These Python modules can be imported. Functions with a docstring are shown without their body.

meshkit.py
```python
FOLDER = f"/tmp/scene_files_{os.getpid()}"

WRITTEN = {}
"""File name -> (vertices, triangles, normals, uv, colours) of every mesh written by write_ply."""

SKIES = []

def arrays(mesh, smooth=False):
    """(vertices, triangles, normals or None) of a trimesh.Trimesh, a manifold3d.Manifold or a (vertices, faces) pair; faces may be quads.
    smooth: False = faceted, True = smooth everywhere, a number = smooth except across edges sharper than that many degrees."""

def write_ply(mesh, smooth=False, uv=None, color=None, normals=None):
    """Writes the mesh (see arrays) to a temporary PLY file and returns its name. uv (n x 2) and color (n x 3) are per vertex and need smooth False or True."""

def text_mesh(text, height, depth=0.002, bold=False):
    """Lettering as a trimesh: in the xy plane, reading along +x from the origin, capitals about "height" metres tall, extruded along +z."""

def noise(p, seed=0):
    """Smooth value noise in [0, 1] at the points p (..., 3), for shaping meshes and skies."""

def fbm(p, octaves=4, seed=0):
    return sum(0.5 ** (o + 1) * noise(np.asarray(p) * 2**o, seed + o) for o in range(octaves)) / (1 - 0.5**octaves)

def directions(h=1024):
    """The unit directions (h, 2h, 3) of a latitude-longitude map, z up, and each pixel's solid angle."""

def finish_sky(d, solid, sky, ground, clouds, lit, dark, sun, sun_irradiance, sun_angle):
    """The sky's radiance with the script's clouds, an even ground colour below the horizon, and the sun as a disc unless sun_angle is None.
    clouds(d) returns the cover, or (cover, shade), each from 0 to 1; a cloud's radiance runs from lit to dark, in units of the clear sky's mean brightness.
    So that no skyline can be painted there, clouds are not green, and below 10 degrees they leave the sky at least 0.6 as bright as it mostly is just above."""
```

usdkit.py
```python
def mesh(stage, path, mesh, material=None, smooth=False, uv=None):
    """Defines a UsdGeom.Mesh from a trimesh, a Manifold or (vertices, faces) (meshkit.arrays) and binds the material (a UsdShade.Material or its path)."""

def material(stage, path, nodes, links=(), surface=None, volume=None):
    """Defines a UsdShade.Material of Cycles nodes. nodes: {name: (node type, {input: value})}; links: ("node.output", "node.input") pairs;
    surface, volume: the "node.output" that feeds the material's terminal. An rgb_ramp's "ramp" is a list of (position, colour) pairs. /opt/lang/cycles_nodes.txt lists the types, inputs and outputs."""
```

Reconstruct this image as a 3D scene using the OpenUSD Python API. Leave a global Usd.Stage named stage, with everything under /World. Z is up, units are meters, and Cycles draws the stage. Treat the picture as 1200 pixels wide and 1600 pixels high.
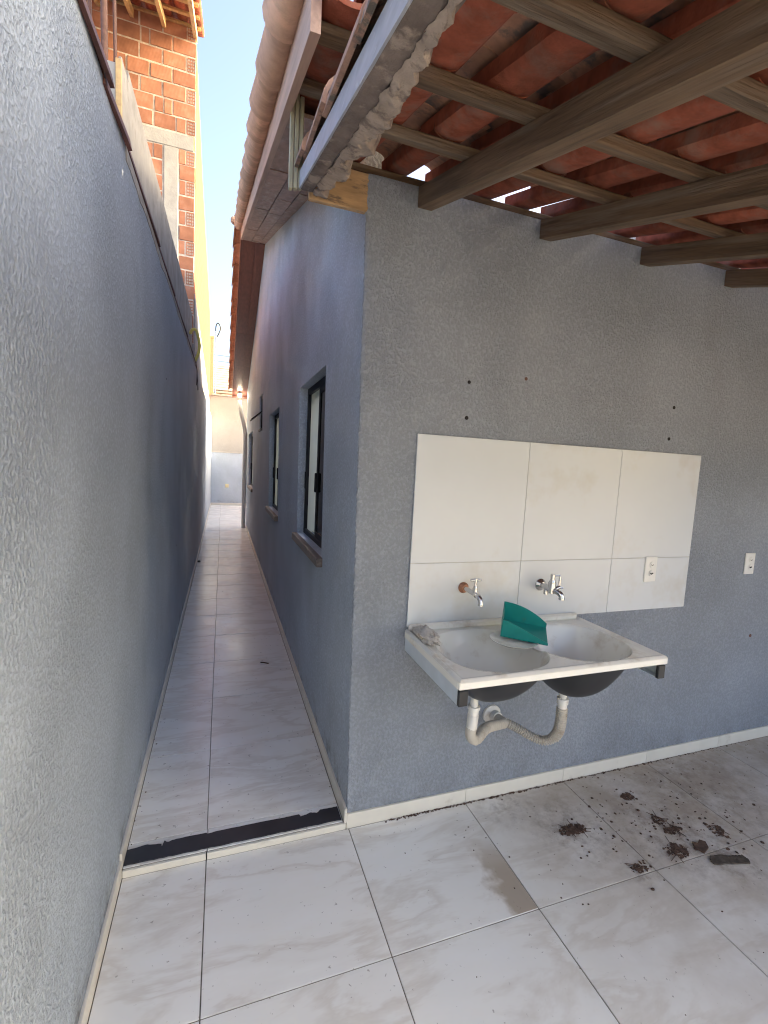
import math, random
import numpy as np, trimesh
from shapely.geometry import Polygon, box as sbox
from pxr import Usd, UsdGeom, UsdLux, UsdShade, Gf, Sdf
import usdkit, meshkit

stage = Usd.Stage.CreateInMemory()
UsdGeom.SetStageUpAxis(stage, UsdGeom.Tokens.z)
UsdGeom.SetStageMetersPerUnit(stage, 1.0)
W = UsdGeom.Xform.Define(stage, '/World')
UsdGeom.Scope.Define(stage, '/World/Looks')
stage.SetDefaultPrim(W.GetPrim())

# ------------------------------------------------------------------ camera, sky, sun, exposure
F_PX, PITCH, ROLL, YAW = 719.23, -0.1002, 0.0512, 0.3411
CAM = np.array([-0.5586, -1.8734, 1.6538])
EXPOSURE = 2.82
SUN_AZ, SUN_EL = math.radians(90.5), math.radians(18.5)     # azimuth from +y towards +x
SUN_I, SKY_S = 0.50, 0.11

def axes(rx, ry, rz):
    cy, sy, cp, sp, cr, sr = math.cos(rz), math.sin(rz), math.cos(rx), math.sin(rx), math.cos(ry), math.sin(ry)
    f = np.array([sy*cp, cy*cp, sp]); r = np.array([cy, -sy, 0]); u = np.cross(r, f)
    return cr*r + sr*u, -sr*r + cr*u, f
cr_, cu_, cf_ = axes(PITCH, ROLL, YAW)
cam = UsdGeom.Camera.Define(stage, '/World/camera')
cam.AddTransformOp().Set(Gf.Matrix4d(*cr_, 0, *cu_, 0, *(-cf_), 0, *CAM, 1))
cam.CreateHorizontalApertureAttr(36.0); cam.CreateVerticalApertureAttr(48.0)
cam.CreateFocalLengthAttr(F_PX/1200*36.0)
cam.CreateClippingRangeAttr(Gf.Vec2f(0.02, 2000))
cam.CreateExposureAttr(EXPOSURE)

sun_dir = np.array([math.sin(SUN_AZ)*math.cos(SUN_EL), math.cos(SUN_AZ)*math.cos(SUN_EL), math.sin(SUN_EL)])
sun = UsdLux.DistantLight.Define(stage, '/World/sun')
sun.CreateNormalizeAttr(True); sun.CreateIntensityAttr(SUN_I); sun.CreateAngleAttr(0.5)
sun.CreateColorAttr(Gf.Vec3f(1.0, 0.78, 0.54))
zx = sun_dir; xx = np.cross([0, 0, 1.0], zx); xx /= np.linalg.norm(xx); yx = np.cross(zx, xx)
sun.AddTransformOp().Set(Gf.Matrix4d(*xx, 0, *yx, 0, *zx, 0, 0, 0, 30, 1))

dome = UsdLux.DomeLight.Define(stage, '/World/sky')
skym = usdkit.material(stage, '/World/Looks/sky_look', {
    'sky': ('sky_texture', {'sky_type': 'single_scattering', 'sun_disc': False, 'sun_elevation': SUN_EL, 'sun_rotation': SUN_AZ,
                            'air_density': 1.0, 'aerosol_density': 6.0, 'ozone_density': 1.0}),
    'soft': ('hsv', {'hue': 0.512, 'saturation': 1.06, 'value': 1.0, 'fac': 1.0}),
    'bg': ('background_shader', {'strength': SKY_S})},
    [('sky.color', 'soft.color'), ('soft.color', 'bg.color')], surface='bg.background')
UsdShade.MaterialBindingAPI.Apply(dome.GetPrim()).Bind(skym)
dome.GetPrim().SetCustomDataByKey('kind', 'structure')

# ------------------------------------------------------------------ helpers
_count = {}
def numbered(parent, name):
    k = (parent, name); n = _count.get(k, 0); _count[k] = n+1
    return f'{parent}/{name}' + (f'_{n:03d}' if n else '')
def tag(p, label=None, cat=None, group=None, kind=None):
    p = p.GetPrim() if hasattr(p, 'GetPrim') else p
    for k, v in (('label', label), ('category', cat), ('group', group), ('kind', kind)):
        if v: p.SetCustomDataByKey(k, v)
    return p
def thing(name, label=None, cat=None, loc=(0, 0, 0), group=None, kind=None):
    x = UsdGeom.Xform.Define(stage, numbered('/World', name))
    if any(loc): x.AddTranslateOp().Set(Gf.Vec3d(*map(float, loc)))
    tag(x, label, cat, group, kind); return x
def obj(name, mesh, mat, parent=None, smooth=False, label=None, cat=None, group=None, kind=None):
    pp = str(parent.GetPath()) if parent is not None else '/World'
    m = usdkit.mesh(stage, numbered(pp, name), mesh, mat, smooth)
    tag(m, label, cat, group, kind); return m
cat_ = trimesh.util.concatenate
def bx(x0, x1, y0, y1, z0, z1, b=0.0):
    """box, chamfered by b"""
    x0, x1 = min(x0, x1), max(x0, x1); y0, y1 = min(y0, y1), max(y0, y1); z0, z1 = min(z0, z1), max(z0, z1)
    if b <= 0:
        m = trimesh.creation.box((x1-x0, y1-y0, z1-z0)); m.apply_translation(((x0+x1)/2, (y0+y1)/2, (z0+z1)/2)); return m
    b = min(b, (x1-x0)*.45, (y1-y0)*.45, (z1-z0)*.45)
    P = []
    for sx in (0, 1):
        for sy in (0, 1):
            for sz in (0, 1):
                cx, cy, cz = (x0, x1)[sx], (y0, y1)[sy], (z0, z1)[sz]
                dx, dy, dz = (b, -b)[sx], (b, -b)[sy], (b, -b)[sz]
                P += [(cx, cy+dy, cz+dz), (cx+dx, cy, cz+dz), (cx+dx, cy+dy, cz)]
    return trimesh.convex.convex_hull(np.array(P))
def slopebox(x0, x1, y0, y1, zf, h, b=0.003, off=0.0):
    """bar along y between y0 and y1 whose underside follows zf(y)+off, vertical height h"""
    m = bx(x0, x1, 0, 1, 0, h, 0 if b <= 0 else 0)
    v = np.array(m.vertices); y = y0+(y1-y0)*v[:, 1]; v[:, 1] = y; v[:, 2] += np.array([zf(t) for t in y])+off
    return trimesh.Trimesh(v, m.faces, process=False)
def extr(poly, a, b, axis):
    """extrude a polygon given in the two other axes (in x,y,z order) from a to b along axis"""
    m = trimesh.creation.extrude_polygon(poly, b-a, engine='earcut')
    v = np.array(m.vertices); u, w, t = v[:, 0], v[:, 1], v[:, 2]+a
    if axis == 'x': v2 = np.c_[t, u, w]
    elif axis == 'y': v2 = np.c_[u, t, w]
    else: v2 = np.c_[u, w, t]
    f = m.faces if axis != 'y' else m.faces[:, ::-1]
    return trimesh.Trimesh(v2, f, process=False)
def tube(pts, r, n=10, cap=True):
    """tube along points, radius number or list"""
    pts = np.asarray(pts, float); k = len(pts); r = np.full(k, r) if np.ndim(r) == 0 else np.asarray(r)
    T = np.gradient(pts, axis=0); T /= np.linalg.norm(T, axis=1, keepdims=True)+1e-12
    up = np.array([0, 0, 1.0]) if abs(T[0][2]) < .9 else np.array([1.0, 0, 0])
    a = np.cross(T[0], up); a /= np.linalg.norm(a); V = []
    for i in range(k):
        a = a-T[i]*(a@T[i]); a /= np.linalg.norm(a); b = np.cross(T[i], a)
        for j in range(n):
            t = 2*math.pi*j/n; V.append(pts[i]+r[i]*(math.cos(t)*a+math.sin(t)*b))
    Fc = []
    for i in range(k-1):
        for j in range(n):
            p, q, s, t = i*n+j, i*n+(j+1) % n, (i+1)*n+(j+1) % n, (i+1)*n+j
            Fc += [(p, s, q), (p, t, s)]
    if cap:
        V += [pts[0], pts[-1]]; c0, c1 = k*n, k*n+1
        for j in range(n):
            Fc += [(c0, j, (j+1) % n), (c1, (k-1)*n+(j+1) % n, (k-1)*n+j)]
    m = trimesh.Trimesh(np.array(V), np.array(Fc), process=False); m.fix_normals(); return m
def spline(ctrl, n=40):
    from scipy.interpolate import CubicSpline
    c = np.asarray(ctrl, float); d = np.r_[0, np.cumsum(np.linalg.norm(np.diff(c, axis=0), axis=1))]
    return CubicSpline(d, c, bc_type='natural')(np.linspace(0, d[-1], n))
def lathe(prof, n=24):
    """revolve (r,z) profile round z"""
    m = trimesh.creation.revolve(np.array(prof, float), sections=n); return m
def disc(c, r, axis, d, n=16):
    m = trimesh.creation.cylinder(r, d, sections=n)
    if axis == 'y': m.apply_transform(trimesh.transformations.rotation_matrix(math.pi/2, (1, 0, 0)))
    if axis == 'x': m.apply_transform(trimesh.transformations.rotation_matrix(math.pi/2, (0, 1, 0)))
    m.apply_translation(c); return m
def grid_mesh(X, Y, Z):
    n, m = X.shape; V = np.c_[X.ravel(), Y.ravel(), Z.ravel()]
    i = np.arange(n*m).reshape(n, m)
    q = np.stack([i[:-1, :-1], i[1:, :-1], i[1:, 1:], i[:-1, 1:]], -1).reshape(-1, 4)
    return trimesh.Trimesh(V, np.vstack([q[:, [0, 1, 2]], q[:, [0, 2, 3]]]), process=False)

# ------------------------------------------------------------------ materials
def M(name, nodes, links, surface='p.BSDF'):
    return usdkit.material(stage, f'/World/Looks/{name}', nodes, links, surface=surface)
def plain(name, col, rough=.6, metal=0., spec=.5, var=.10, scale=12., bump=0., bscale=60., aniso=(1, 1, 1), rot=0.0, rnd=0.0, spots=None):
    """colour with noise variation, optional bump, per-object tone variation and a second blotch colour"""
    lo = tuple(c*(1-var) for c in col); hi = tuple(min(1, c*(1+var)) for c in col)
    nodes = {'g': ('geometry', {}), 'oi': ('object_info', {}),
             'sc': ('vector_math', {'math_type': 'scale', 'vector1': (37.1, 91.7, 53.3)}),
             'ad': ('vector_math', {'math_type': 'add'}),
             'mp0': ('mapping', {'rotation': (rot, 0, 0)}), 'mp': ('mapping', {'scale': aniso}),
             'n': ('noise_texture', {'scale': scale, 'detail': 5., 'roughness': .6}),
             'r': ('rgb_ramp', {'ramp': [(.3, lo), (.7, hi)]}),
             'p': ('principled_bsdf', {'roughness': rough, 'metallic': metal, 'specular_ior_level': spec})}
    links = [('oi.random', 'sc.scale'), ('g.position', 'ad.vector1'), ('sc.vector', 'ad.vector2'), ('ad.vector', 'mp0.vector'), ('mp0.vector', 'mp.vector'),
             ('mp.vector', 'n.vector'), ('n.fac', 'r.fac')]
    out = 'r.color'
    if spots:
        scol, sscale, s0, s1 = spots
        nodes['sn'] = ('noise_texture', {'scale': sscale, 'detail': 6., 'roughness': .65})
        nodes['sr'] = ('map_range', {'from_min': s0, 'from_max': s1, 'clamp': True})
        nodes['sm'] = ('mix_color', {'b': scol})
        links += [('mp.vector', 'sn.vector'), ('sn.fac', 'sr.value'), ('sr.result', 'sm.fac'), (out, 'sm.a')]; out = 'sm.result'
    if rnd:
        nodes['vr'] = ('map_range', {'from_min': 0., 'from_max': 1., 'to_min': 1-rnd, 'to_max': 1+rnd})
        nodes['hv'] = ('hsv', {'hue': .5, 'saturation': 1., 'fac': 1.})
        links += [('oi.random', 'vr.value'), ('vr.result', 'hv.value'), (out, 'hv.color')]; out = 'hv.color'
    links.append((out, 'p.base_color'))
    if bump:
        nodes['bn'] = ('noise_texture', {'scale': bscale, 'detail': 4., 'roughness': .6})
        nodes['b'] = ('bump', {'strength': 1.0, 'distance': bump})
        links += [('mp.vector', 'bn.vector'), ('bn.fac', 'b.height'), ('b.normal', 'p.normal')]
    return M(name, nodes, links)

def render_paint(name, col, patch=.45, footamt=.85, dist=.0040, vscale=(1, 1, .88), scale=92., dirt=(.10, .085, .07), foot=.24, light=1.14):
    """coarse textured masonry paint: raised scaly grains, worn tone on the grains, scuffed foot"""
    lo = tuple(c*.91 for c in col); hi = tuple(min(1, c*light) for c in col)
    nodes = {'g': ('geometry', {}), 'mp': ('mapping', {'scale': vscale, 'rotation': (.25, 0, 0)}),
             'n1': ('noise_texture', {'scale': scale, 'detail': 3., 'roughness': .6, 'distortion': .15}),
             'n2': ('noise_texture', {'scale': scale*3.1, 'detail': 2., 'roughness': .5}),
             'hr': ('map_range', {'range_type': 'smoothstep', 'from_min': .38, 'from_max': .62, 'clamp': True}),
             'h2': ('math', {'math_type': 'multiply_add', 'value2': .28}),
             'big': ('noise_texture', {'scale': 1.3, 'detail': 5., 'roughness': .6}),
             'bigr': ('map_range', {'from_min': .3, 'from_max': .7, 'to_min': .88, 'to_max': 1.10, 'clamp': True}),
             'r': ('rgb_ramp', {'ramp': [(.0, lo), (.75, col), (1., hi)]}),
             'hv': ('hsv', {'hue': .5, 'saturation': 1., 'fac': 1.}),
             'sx': ('separate_xyz', {}), 'fz': ('map_range', {'from_min': .085, 'from_max': foot, 'to_min': footamt, 'to_max': 0., 'clamp': True}),
             'fn': ('noise_texture', {'scale': 9., 'detail': 6., 'roughness': .7}),
             'fr': ('map_range', {'from_min': .48, 'from_max': .68, 'clamp': True}),
             'fm': ('math', {'math_type': 'multiply'}), 'dm': ('mix_color', {'b': dirt}),
             'pn': ('noise_texture', {'scale': 2.1, 'detail': 4., 'roughness': .6}),
             'pm': ('map_range', {'range_type': 'smoothstep', 'from_min': .36, 'from_max': .64, 'to_min': patch, 'to_max': 1.1, 'clamp': True}),
             'hp': ('math', {'math_type': 'multiply'}),
             'stn': ('noise_texture', {'scale': 1.1, 'detail': 8., 'roughness': .66, 'distortion': .5}), 'stm': ('mapping', {'scale': (1.4, 1.4, .8), 'location': (3.1, 1.7, .4)}),
             'str': ('map_range', {'range_type': 'smoothstep', 'from_min': .50, 'from_max': .78, 'to_min': 0., 'to_max': .42, 'clamp': True}),
             'stx': ('mix_color', {'b': tuple(c*.62*k for c, k in zip(col, (1.04, 1., .93)))}),
             'b': ('bump', {'strength': 1., 'distance': dist}),
             'p': ('principled_bsdf', {'roughness': .62, 'specular_ior_level': .35})}
    links = [('g.position', 'mp.vector'), ('mp.vector', 'n1.vector'), ('mp.vector', 'n2.vector'), ('n1.fac', 'hr.value'),
             ('n2.fac', 'h2.value1'), ('hr.result', 'h2.value3'), ('h2.value', 'hp.value1'), ('g.position', 'pn.vector'), ('pn.fac', 'pm.value'), ('pm.result', 'hp.value2'), ('hp.value', 'b.height'), ('g.position', 'stm.vector'), ('stm.vector', 'stn.vector'), ('stn.fac', 'str.value'), ('str.result', 'stx.fac'), ('b.normal', 'p.normal'),
             ('g.position', 'big.vector'), ('big.fac', 'bigr.value'), ('hr.result', 'r.fac'), ('r.color', 'hv.color'), ('bigr.result', 'hv.value'),
             ('g.position', 'sx.vector'), ('sx.z', 'fz.value'), ('g.position', 'fn.vector'), ('fn.fac', 'fr.value'), ('fr.result', 'fm.value1'), ('fz.result', 'fm.value2'),
             ('fm.value', 'dm.fac'), ('hv.color', 'stx.a'), ('stx.result', 'dm.a'), ('dm.result', 'p.base_color')]
    return M(name, nodes, links)

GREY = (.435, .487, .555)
GREY_SHADED = (.262, .285, .322)  # same paint as the alley walls, darkened for the shade under the patio roof
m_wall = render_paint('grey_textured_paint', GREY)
m_wall_shaded = render_paint('grey_textured_paint_shaded', GREY_SHADED, footamt=.35, dist=.003, vscale=(1, 1, .85), scale=85., light=1.10)
m_pale = render_paint('pale_textured_paint', (.34, .32, .30), dist=.003)

def floor_tile_mat(name, patio):
    base = (.815, .80, .765)
    nodes = {'g': ('geometry', {}), 'oi': ('object_info', {}), 'sc': ('vector_math', {'math_type': 'scale', 'vector1': (17.3, 41.9, 5.3)}),
             'ad': ('vector_math', {'math_type': 'add'}), 'mp': ('mapping', {'rotation': (0, 0, .62), 'scale': (1.6, 5.2, 1)}),
             'n': ('noise_texture', {'scale': 1.0, 'detail': 6., 'roughness': .6, 'distortion': .35}),
             'r': ('rgb_ramp', {'ramp': [(.30, (.83, .82, .80)), (.46, base), (.535, (.70, .665, .615)), (.575, (.80, .785, .75)), (.74, (.85, .84, .81))]}),
             'dn': ('noise_texture', {'scale': 3.2, 'detail': 8., 'roughness': .68}),
             'sx': ('separate_xyz', {}),
             'sp': ('noise_texture', {'scale': 42., 'detail': 3., 'roughness': .6}),
             'spr': ('map_range', {'from_min': .665, 'from_max': .72, 'to_min': 0., 'to_max': .6, 'clamp': True}),
             'm2': ('mix_color', {'b': (.20, .17, .14)}),
             'm1': ('mix_color', {'b': (.40, .335, .265)}),
             'rr': ('map_range', {'from_min': 0., 'from_max': 1., 'to_min': .24, 'to_max': .62}),
             'p': ('principled_bsdf', {'specular_ior_level': .5})}
    links = [('oi.random', 'sc.scale'), ('g.position', 'ad.vector1'), ('sc.vector', 'ad.vector2'), ('ad.vector', 'mp.vector'), ('mp.vector', 'n.vector'),
             ('n.fac', 'r.fac'), ('g.position', 'dn.vector'), ('g.position', 'sx.vector'), ('g.position', 'sp.vector'), ('sp.fac', 'spr.value'),
             ('r.color', 'm1.a'), ('m1.result', 'm2.a'), ('spr.result', 'm2.fac'), ('m2.result', 'p.base_color'), ('rr.result', 'p.roughness')]
    if patio:
        # smears of soil ground into the tiles where the sweepings lie
        prev = None
        for i, (px_, py_, rad, amt) in enumerate(((1.46, -.44, .42, 1.), (1.02, -.30, .30, 1.), (1.15, -.56, .14, 1.), (.80, -.06, .26, .7), (1.60, -.62, .24, 1.), (1.9, -.25, .7, .7))):
            nodes.update({f'd{i}': ('vector_math', {'math_type': 'distance', 'vector2': (px_, py_, 0)}), f'e{i}': ('map_range', {'range_type': 'smoothstep', 'from_min': rad, 'from_max': 0., 'to_min': 0., 'to_max': amt, 'clamp': True})})
            links += [('g.position', f'd{i}.vector1'), (f'd{i}.value', f'e{i}.value')]
            if prev:
                nodes[f'k{i}'] = ('math', {'math_type': 'maximum'}); links += [(prev, f'k{i}.value1'), (f'e{i}.result', f'k{i}.value2')]; prev = f'k{i}.value'
            else: prev = f'e{i}.result'
        nodes.update({'sn': ('noise_texture', {'scale': 16., 'detail': 8., 'roughness': .75}), 'snr': ('map_range', {'range_type': 'smoothstep', 'from_min': .40, 'from_max': .72, 'to_max': .9, 'clamp': True}),
                      'sq': ('math', {'math_type': 'multiply', 'use_clamp': True}), 'm3': ('mix_color', {'b': (.15, .105, .075)})})
        links.remove(('m2.result', 'p.base_color'))
        links += [('g.position', 'sn.vector'), ('sn.fac', 'snr.value'), ('snr.result', 'sq.value1'), (prev, 'sq.value2'), ('sq.value', 'm3.fac'), ('m2.result', 'm3.a'), ('m3.result', 'p.base_color')]
        # brown film that thickens away from the alley and along the wall, and one dried puddle mark
        nodes.update({'fx': ('map_range', {'range_type': 'smoothstep', 'from_min': .15, 'from_max': 1.5, 'to_min': .06, 'to_max': .85, 'clamp': True}),
                      'fy': ('map_range', {'range_type': 'smoothstep', 'from_min': -1.3, 'from_max': -.1, 'to_min': .50, 'to_max': 1.1, 'clamp': True}),
                      'ff': ('math', {'math_type': 'multiply'}), 'dr': ('map_range', {'from_min': .28, 'from_max': .68, 'to_min': .50, 'to_max': 1.35, 'clamp': True}),
                      'fd': ('math', {'math_type': 'multiply', 'use_clamp': True}),
                      'wn': ('noise_texture', {'scale': 14., 'detail': 5.}), 'wa': ('math', {'math_type': 'multiply_add', 'value2': .17}),
                      's1': ('map_range', {'range_type': 'smoothstep', 'from_min': .455, 'from_max': .53, 'clamp': True}),
                      's2': ('map_range', {'range_type': 'smoothstep', 'from_min': .607, 'from_max': .606, 'to_min': 0., 'to_max': 1., 'clamp': True}),
                      's3': ('map_range', {'range_type': 'smoothstep', 'from_min': -.583, 'from_max': -.582, 'clamp': True}),
                      's4': ('map_range', {'range_type': 'smoothstep', 'from_min': -.10, 'from_max': -.42, 'clamp': True}),
                      'q1': ('math', {'math_type': 'multiply'}), 'q2': ('math', {'math_type': 'multiply'}), 'q3': ('math', {'math_type': 'multiply'}),
                      'q4': ('math', {'math_type': 'multiply', 'value2': 1.0}),
                      'mx': ('math', {'math_type': 'maximum'}), 'nx': ('math', {'math_type': 'add', 'value2': -.085})})
        links += [('sx.x', 'fx.value'), ('sx.y', 'fy.value'), ('fx.result', 'ff.value1'), ('fy.result', 'ff.value2'), ('dn.fac', 'dr.value'),
                  ('ff.value', 'fd.value1'), ('dr.result', 'fd.value2'), ('g.position', 'wn.vector'), ('wn.fac', 'wa.value1'), ('sx.x', 'nx.value1'), ('nx.value', 'wa.value3'),
                  ('wa.value', 's1.value'), ('sx.x', 's2.value'), ('sx.y', 's3.value'), ('sx.y', 's4.value'),
                  ('s1.result', 'q1.value1'), ('s2.result', 'q1.value2'), ('s3.result', 'q2.value1'), ('s4.result', 'q2.value2'),
                  ('q1.value', 'q3.value1'), ('q2.value', 'q3.value2'), ('q3.value', 'q4.value1'), ('q4.value', 'mx.value1'), ('fd.value', 'mx.value2'),
                  ('mx.value', 'm1.fac'), ('mx.value', 'rr.value')]
    else:
        nodes['dr'] = ('map_range', {'from_min': .45, 'from_max': .8, 'to_min': .02, 'to_max': .35, 'clamp': True})
        nodes['rr'][1].update(to_min=.22, to_max=.7)
        links += [('dn.fac', 'dr.value'), ('dr.result', 'm1.fac'), ('dr.result', 'rr.value')]
    return M(name, nodes, links)
m_patio_tile = floor_tile_mat('patio_tile', True)
m_alley_tile = floor_tile_mat('alley_tile', False)
m_grout = plain('grout', (.19, .165, .135), .9, var=.3, scale=20)
m_skirt = plain('cream_skirting', (.70, .655, .57), .4, var=.05, scale=6, spots=((.42, .36, .28), 5., .60, .80))
m_white_tile = plain('white_wall_tile', (.60, .622, .642), .22, var=.02, scale=3, spots=((.50, .46, .39), 2.1, .56, .85))
m_tile_grout = plain('tile_grout', (.46, .44, .40), .9)
m_wood_y = plain('rafter_wood', (.125, .080, .048), .9, var=.45, scale=8, rot=-.3, aniso=(6, .35, 6), bump=.005, bscale=26, rnd=.18, spots=((.21, .165, .125), 3., .50, .70))
m_wood_x = plain('batten_wood', (.140, .088, .052), .9, var=.45, scale=8, aniso=(.35, 6, 6), bump=.005, bscale=26, rnd=.25, spots=((.23, .18, .135), 3., .50, .70))
m_wood_pink = plain('verge_wood', (.46, .30, .225), .6, var=.18, scale=8, rot=-.32, aniso=(5, .35, 5), bump=.001, bscale=16, spots=((.30, .18, .13), 3., .55, .75))
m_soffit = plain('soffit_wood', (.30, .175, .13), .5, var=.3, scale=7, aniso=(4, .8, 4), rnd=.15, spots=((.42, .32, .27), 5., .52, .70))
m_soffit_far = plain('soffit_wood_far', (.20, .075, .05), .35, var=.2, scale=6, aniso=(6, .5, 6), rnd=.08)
m_wood_yel = plain('pale_timber', (.50, .34, .16), .65, var=.2, scale=9, aniso=(4, .6, 4))
m_trim = plain('grooved_timber', (.36, .33, .23), .7, var=.25, scale=10, aniso=(6, 6, .6))
m_tanboard = plain('tan_board', (.42, .27, .14), .7, var=.3, scale=8, aniso=(1, 4, 4), spots=((.16, .11, .08), 9., .56, .66))
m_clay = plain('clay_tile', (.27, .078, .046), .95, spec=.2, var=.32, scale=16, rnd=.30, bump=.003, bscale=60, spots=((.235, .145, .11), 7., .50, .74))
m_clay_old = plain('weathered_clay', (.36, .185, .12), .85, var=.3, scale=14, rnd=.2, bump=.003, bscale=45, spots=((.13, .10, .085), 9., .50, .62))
m_clay_edge = plain('mottled_clay', (.44, .25, .17), .85, var=.3, scale=14, rnd=.2, bump=.004, bscale=45, spots=((.16, .13, .10), 13., .53, .62))
m_clay_verge = plain('verge_clay', (.58, .36, .25), .8, var=.2, scale=10, rnd=.15, bump=.002, bscale=40, spots=((.40, .24, .16), 7., .5, .7))
m_coping = plain('coping_clay', (.115, .045, .034), .7, var=.3, scale=9, rnd=.15, bump=.002, bscale=40, spots=((.06, .03, .028), 7., .5, .7))
m_beam = plain('beam_grey_paint', (.37, .38, .42), .5, var=.15, scale=14, aniso=(3, .6, 3), spots=((.55, .56, .58), 20., .60, .70), bump=.0008)
m_mortar_brown = plain('brown_mortar', (.17, .13, .11), .95, var=.35, scale=12, bump=.012, bscale=22, spots=((.33, .265, .215), 9., .52, .60))
m_mortar_tan = plain('tan_mortar', (.36, .285, .23), .95, var=.2, scale=20, bump=.008, bscale=40, spots=((.17, .13, .11), 14., .5, .6))
m_mortar_pale = plain('pale_mortar', (.40, .37, .33), .95, var=.25, scale=14, bump=.006, bscale=40)
m_concrete = plain('raw_concrete', (.33, .30, .265), .9, var=.22, scale=5, bump=.004, bscale=35, spots=((.20, .175, .15), 6., .56, .74))
m_concrete_front = plain('smooth_concrete', (.36, .345, .325), .9, var=.12, scale=8, bump=.003, bscale=35)
m_mortar_joint = plain('brick_mortar', (.60, .51, .43), .95, var=.25, scale=18, bump=.006, bscale=50)
m_rust = plain('rusty_bar', (.13, .065, .05), .85, var=.3, scale=30)
m_frame = plain('black_aluminium', (.014, .014, .015), .5, spec=.2, var=.1)
m_stone = plain('brown_granite', (.16, .125, .105), .45, var=.45, scale=55, spots=((.30, .25, .22), 40., .58, .68))
m_room = plain('room_paint', (.62, .635, .53), .8, var=.02)
m_room_olive = plain('room_olive_paint', (.55, .53, .38), .8, var=.05)
m_chrome = plain('chrome', (.62, .61, .60), .18, metal=1., var=.1)
m_copper = plain('rusty_flange', (.42, .20, .12), .4, metal=.7, var=.3, scale=60)
m_plastic = plain('white_plastic', (.72, .71, .67), .4, var=.03)
m_dark = plain('dark_hole', (.012, .011, .011), .9)
m_sink = plain('sink_white', (.74, .715, .655), .13, var=.03, scale=5, spots=((.44, .345, .23), 5.5, .53, .78))
m_rim = plain('sink_rim_white', (.76, .735, .67), .2, var=.03, scale=6, spots=((.55, .45, .32), 7., .62, .85))
m_black = plain('black_gelcoat', (.016, .016, .017), .4, var=.2)
m_rail = plain('pale_steel', (.50, .55, .60), .45, var=.08)
m_pvc = plain('pvc_white', (.68, .655, .60), .4, var=.06, spots=((.45, .36, .26), 14., .56, .72))
m_hose = plain('grey_hose', (.46, .42, .355), .5, var=.15, scale=20, spots=((.30, .24, .18), 12., .54, .7))
m_teal = plain('teal_plastic', (.010, .215, .19), .38, var=.08, spots=((.06, .17, .13), 13., .60, .74))
m_rag = plain('rag_cloth', (.58, .53, .47), .95, var=.15, scale=18, bump=.004, bscale=80, spots=((.32, .25, .20), 16., .56, .66))
m_litter = plain('dry_litter', (.085, .048, .032), .95, var=.5, scale=50)
m_scrap = plain('dark_scrap', (.085, .068, .054), .95, spec=.15, var=.45, scale=40, bump=.006, bscale=90)
m_blackstrip = plain('black_strip_look', (.018, .019, .025), .42, var=.3, scale=9, spots=((.16, .16, .17), 26., .68, .74))
m_yellow = plain('yellow_conduit', (.78, .66, .16), .5, var=.05)
m_yellowplate = plain('yellowed_plate', (.70, .60, .34), .5, var=.05)
m_pipe = plain('grey_white_pipe', (.52, .515, .50), .35, var=.06)
m_earth = plain('dry_earth', (.36, .33, .29), .95, var=.25, scale=.8)
m_farwall = plain('far_wall', (.66, .55, .42), .9, var=.05)
m_fartile = plain('far_clay', (.50, .36, .27), .85, var=.12, scale=3, rnd=.06)
m_wire = plain('black_wire', (.03, .03, .03), .6)
m_brick_yel = None

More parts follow.
